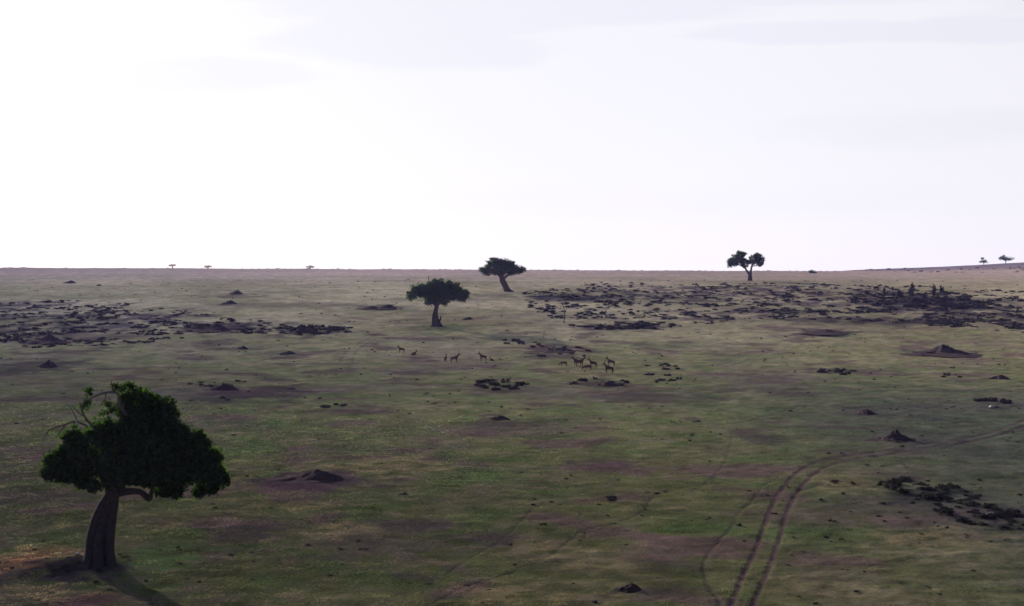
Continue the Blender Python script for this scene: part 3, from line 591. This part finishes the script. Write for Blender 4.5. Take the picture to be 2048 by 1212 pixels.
# ------------------------------------------------------------------ low dark bushes
def bush_geo(seed, n=26, per=9, leaf=0.10):
    """unit bush: about 1 wide, 0.5 tall, ragged"""
    g = np.random.default_rng(seed); cs = []
    for k in range(g.integers(3, 6)):
        a = g.uniform(0, 6.28); r = g.uniform(0.05, 0.34)
        hh = g.uniform(0.10, 0.26); cs.append(in_ellipsoid(max(3, n // 4), (r * math.cos(a), r * math.sin(a), hh * 0.8), (g.uniform(.12, .24), g.uniform(.12, .24), hh), g, 0.5))
    c = np.concatenate(cs); c[:, 2] = np.maximum(c[:, 2], 0.02)
    return leaves(c, per, 0.055, leaf, 0.8, seed)
BUSH = [np_mesh('bush', *bush_geo(200 + k, 32, 9, 0.075), M_scrub) for k in range(10)]
def stick_bush(seed):
    g = np.random.default_rng(seed); parts = []
    for k in range(7):
        a = g.uniform(0, 6.28); l = g.uniform(.25, .5)
        parts.append(tube([(0, 0, 0), (l * .3 * math.cos(a), l * .3 * math.sin(a), l * .7), (l * .6 * math.cos(a), l * .6 * math.sin(a), l * 1.6)], [.03, .02, .008], 5))
    return join(parts)
STEM = np_mesh('stem', *stick_bush(3), M_dead)
individual = []      # (px, py, width px, height ratio, label, group)
def cluster(cx, cy, w, h, n, lo, hi, label, tilt=0.0, hr=1.0):
    g = np.random.default_rng(int(cx * 7 + cy))
    for k in range(n):
        a = g.uniform(-1, 1); b = g.uniform(-1, 1)
        if a * a + b * b > 1.0: a, b = a * .7, b * .7
        individual.append((cx + a * w, cy + b * h + tilt * a * w, g.uniform(lo, hi), hr * g.uniform(.8, 1.25), label))
cluster(1000, 772, 66, 10, 20, 12, 30, 'low dark bush in the clump left of the long mound under the antelopes')
cluster(1195, 766, 70, 8, 12, 10, 24, 'low bush on the long mound just below the antelopes')
cluster(1320, 757, 40, 9, 9, 9, 20, 'small dark bush in the loose clump right of the antelopes, lower row', .1)
cluster(1330, 736, 46, 6, 8, 9, 22, 'small dark bush in the upper loose row right of the antelopes', .12)
cluster(1672, 744, 40, 7, 10, 10, 24, 'dark bush in the small clump on bare earth below the wide peaked mound')
cluster(1905, 752, 24, 4, 5, 10, 20, 'low bush in the tight little clump at right, left of the peaked hump')
cluster(1985, 804, 46, 4, 9, 14, 30, 'dark bush in the row above the white stone at right')
cluster(668, 814, 26, 4, 6, 14, 24, 'black bush in the compact clump in mid-plain below the left scrub')
cluster(440, 768, 62, 7, 11, 8, 20, 'small bush growing around the earth mound right of the large tree top')
cluster(447, 800, 14, 3, 3, 12, 20, 'little bush of three on bare soil below the bush-ringed mound')
cluster(1213, 996, 18, 5, 4, 14, 26, 'dark bush of the lone clump in the near grass, centre right')
cluster(1095, 693, 100, 8, 20, 10, 24, 'dark bush along the earth bank behind the antelopes', .12)
cluster(1120, 712, 60, 3, 7, 8, 18, 'small bush on the lower edge of the bank, just above the antelopes')
cluster(1870, 985, 120, 18, 44, 14, 40, 'dark bush in the near thicket at lower right, upper part', .20, 1.0)
cluster(1940, 1026, 120, 22, 40, 14, 40, 'dark bush in the near thicket at lower right, lower part', .24, 1.0)
cluster(2030, 1040, 40, 18, 9, 16, 34, 'dark bush at the right edge by the near thicket')
cluster(1670, 968, 40, 4, 4, 10, 20, 'small bush scattered between the wheel track and the near thicket')
cluster(150, 1138, 75, 13, 18, 12, 30, 'dark low plant at the foot of the large tree')
cluster(250, 1112, 10, 5, 3, 12, 22, 'dark weed tuft just right of the large tree trunk')
cluster(620, 660, 70, 7, 18, 12, 26, 'dark bush in the right end of the left scrub band')
cluster(1240, 656, 70, 6, 16, 12, 26, 'dark bush in the dense strip below the right scrub field, near the snag')
# the taller bushes on the scrub-covered rise at right
TALL = [(1768, 598, 9, 28, 'thin upright stick bush at left on the dark scrub rise'), (1797, 600, 22, 22, 'rounded tall dark bush on the scrub rise'), (1822, 600, 14, 30, 'spindly tall bush with thin top on the scrub rise'),
        (1845, 600, 14, 16, 'short ragged bush in the middle of the scrub rise'), (1868, 596, 12, 26, 'pale stemmed tall bush, left of the pair on the scrub rise'), (1886, 592, 11, 24, 'dark upright bush, rightmost tall one on the scrub rise')]
for i, (px, py, w, h, lb) in enumerate(TALL):
    x, y = at(px, py); s = F / y
    t = thing('tall_bush', (x, y, gz(x, y) - .05), lb, 'bush', 'tall bushes on the scrub rise', i * 1.3)
    b = obj('foliage', BUSH[i % 10], t, (0, 0, h / s * .30)); b.scale = (w / s * 1.15, w / s * 1.15, h / s * 1.8)
    st = obj('stem', STEM, t); st.scale = (w / s * .7, w / s * .7, h / s * 1.3)
# scattered scrub of the two fields
def field(poly, n, lo, hi, label, thr, seed, sc_=12):
    g = np.random.default_rng(seed); xs = [p[0] for p in poly]; yv = [p[1] for p in poly]; out = []; tries = 0
    while len(out) < n and tries < n * 60:
        tries += 1
        px = g.uniform(min(xs), max(xs)); py = g.uniform(min(yv), max(yv)); ins = False; j = len(poly) - 1
        for i in range(len(poly)):
            if (yv[i] > py) != (yv[j] > py) and px < (xs[j] - xs[i]) * (py - yv[i]) / (yv[j] - yv[i]) + xs[i]: ins = not ins
            j = i
        if not ins: continue
        x, y = at(px, py)
        if float(fbm(np.array([x / sc_]), np.array([y / sc_]), seed, 3)[0]) < thr + g.uniform(-.25, .25): continue
        out.append((px, py, g.uniform(lo, hi) * (0.75 + (py - 560) / 260), g.uniform(.7, 1.15), label))
    return out
fl = field([(-60, 610), (120, 600), (250, 606), (360, 622), (480, 640), (700, 655), (700, 672), (420, 672), (260, 690), (-60, 700)], 900, 6, 20, 'low dark bush scattered in the left scrub field', -.05, 301)
fr_ = field([(1040, 583), (1200, 566), (1420, 566), (1700, 568), (1900, 574), (2120, 590), (2120, 672), (1900, 655), (1700, 640), (1480, 640), (1330, 660), (1150, 655), (1060, 620)], 2000, 6, 20, 'low dark bush scattered in the wide right scrub field', -.05, 302)
fm = field([(1700, 596), (1770, 585), (1920, 585), (2000, 610), (1920, 625), (1720, 622)], 130, 12, 30, 'dark bush in the dense thicket covering the scrub rise', -.6, 303)
fh = field([(1765, 545), (1890, 537), (2048, 535), (2048, 545), (1900, 546)], 30, 8, 18, 'faint bush on the slope of the hill at far right', -.4, 304)
FIELD = sorted(fl + fr_ + fm + fh, key=lambda b: -b[2])
room = 290 - len(individual)
GNAME = {}
def group_of(lb): return GNAME.setdefault(lb, lb.replace('low ', '').replace('small ', '').replace('dark bush', 'dark bushes').replace('little bush', 'little bushes'))
XY = {}
def plant(i, b):
    px, py, w, hr, lb = b; x, y = at(px, py); s = F / y
    o = obj('bush', BUSH[i % 10], None, (x, y, gz(x, y) - 0.03), (i * 2.399) % 6.283); k = w / s
    o.scale = (k * 1.15, k * 1.15, max(k * 0.72 * hr, 0.3)); tag(o, lb, 'bush', group_of(lb))
for i, b in enumerate(individual + FIELD[:room]): plant(i, b)
def as_stuff(name, items, geos, m):
    Vs = []; Fs = []; o = 0
    for i, (x, y, z, kx, kz, a) in enumerate(items):
        V, Fq = geos[i % len(geos)]; ca, sa = math.cos(a), math.sin(a)
        W = np.stack([(V[:, 0] * ca - V[:, 1] * sa) * kx + x, (V[:, 0] * sa + V[:, 1] * ca) * kx + y, V[:, 2] * kz + z], 1)
        Vs.append(W); Fs.append(Fq + o); o += len(W)
    return tag(obj(name, np_mesh(name, np.concatenate(Vs), np.concatenate(Fs), m)), kind='stuff')
g = np.random.default_rng(77); small = []
for px, py, w, hr, lb in FIELD[room:]:
    x, y = at(px, py); s = F / y; small.append((x, y, w / s * 1.1, max(w / s * .5 * hr, .28)))
# small dark tussocks strewn over the whole plain
n = 4200; yy = np.exp(g.uniform(math.log(66), math.log(520), n)); xx = yy * g.uniform(-.42, .42, n)
for k in range(170):     # tufts that roughen the far skyline
    y = g.uniform(840, 930); small.append((g.uniform(-.36, .30) * y, y, g.uniform(1.2, 4.5), g.uniform(.5, 1.3)))
keep = fbm(xx / 14, yy / 14, 401, 3) > g.uniform(-.35, .5, n)
for x, y in zip(xx[keep], yy[keep]):
    if y < 160 and g.uniform() < .4: continue
    k = g.uniform(.12, .42) * (1 + y / 260); small.append((x, y, k, k * g.uniform(.5, .8)))
sx = np.array([q[0] for q in small]); sy = np.array([q[1] for q in small]); sz = surface(sx, sy)[0]
as_stuff('scrub', [(q[0], q[1], z - .03, q[2], q[3], g.uniform(0, 6.28)) for q, z in zip(small, sz)], [bush_geo(500 + k, 16, 6, 0.11) for k in range(12)], M_scrub)

# ------------------------------------------------------------------ grass
def grass(n, y0, y1, seed, blades):
    g = np.random.default_rng(seed)
    yy = y0 + (y1 - y0) * g.uniform(0, 1, n) ** 1.5; xx = (yy + 8) * g.uniform(-.41, .41, n)
    den = fbm(xx / 1.7, yy / 1.4, 71, 3) + .5 * fbm(xx / 7, yy / 7, 61, 2)
    k = (den > g.uniform(-.9, .5, n)) & (g.uniform(0, 1, n) > sst(95, y1, yy)); xx, yy, den = xx[k], yy[k], den[k]
    z, c, wr_, wp_, ba_, nr_ = surface(xx, yy)
    k = (nr_ > .24) & (wp_ < .4) & (g.uniform(0, 1, len(xx)) > ba_ * .85); xx, yy, z, c, den = xx[k], yy[k], z[k], c[k], den[k]
    m = len(xx); sc_ = np.clip(yy / 85, .9, 3.2)
    hh = .09 * sc_ ** .55 * g.uniform(.5, 1.3, m) * (0.8 + .5 * np.clip(den, -.4, 1)); wid = (.022 * sc_)[:, None]
    a = g.uniform(0, 6.283, (m, blades)); r = wid * 4 * np.sqrt(g.uniform(0, 1, (m, blades)))
    bx = xx[:, None] + r * np.cos(a); by = yy[:, None] + r * np.sin(a); bz = np.repeat(z[:, None], blades, 1) - .02
    o = g.uniform(0, 6.283, (m, blades)); hw = wid * g.uniform(.5, 1.1, (m, blades)); lean = .7 * g.uniform(.1, 1, (m, blades)) * hh[:, None]
    A = np.stack([bx - hw * np.cos(o), by - hw * np.sin(o), bz], -1); B = np.stack([bx + hw * np.cos(o), by + hw * np.sin(o), bz], -1)
    T = np.stack([bx + lean * np.cos(a), by + lean * np.sin(a), bz + hh[:, None] * g.uniform(.7, 1.1, (m, blades))], -1)
    V = np.stack([A, B, T], 2).reshape(-1, 3)
    cc = np.repeat(c * g.uniform(.38, .66, (m, 1)), blades * 3, 0)
    return V, np.arange(len(V)).reshape(-1, 3), cc
V, Fq, cc = grass(330000, 62, 190, 1, 4)
tag(obj('grass', np_mesh('grass', V, Fq, M_grass, cc)), kind='stuff')

# ------------------------------------------------------------------ haze
bm = bmesh.new(); bmesh.ops.create_cube(bm, size=1.0)
zlo = float(GV[:, 2].min()) - 1.0; zhi = 48.0
for v in bm.verts: v.co = Vector((v.co.x * 2 * 1420, -60 + (v.co.y + .5) * 1700, zlo + (v.co.z + .5) * (zhi - zlo)))
me = bpy.data.meshes.new('haze'); bm.to_mesh(me); bm.free()
m, ns, L = mat('haze'); pv = N(ns, 'ShaderNodeVolumePrincipled'); pv.inputs['Color'].default_value = (0.40, 0.36, 1.0, 1); pv.inputs['Density'].default_value = 0.000030; pv.inputs['Anisotropy'].default_value = 0.12
o = N(ns, 'ShaderNodeOutputMaterial'); L(pv.outputs[0], o.inputs['Volume']); me.materials.append(m)
tag(obj('haze', me), kind='stuff')
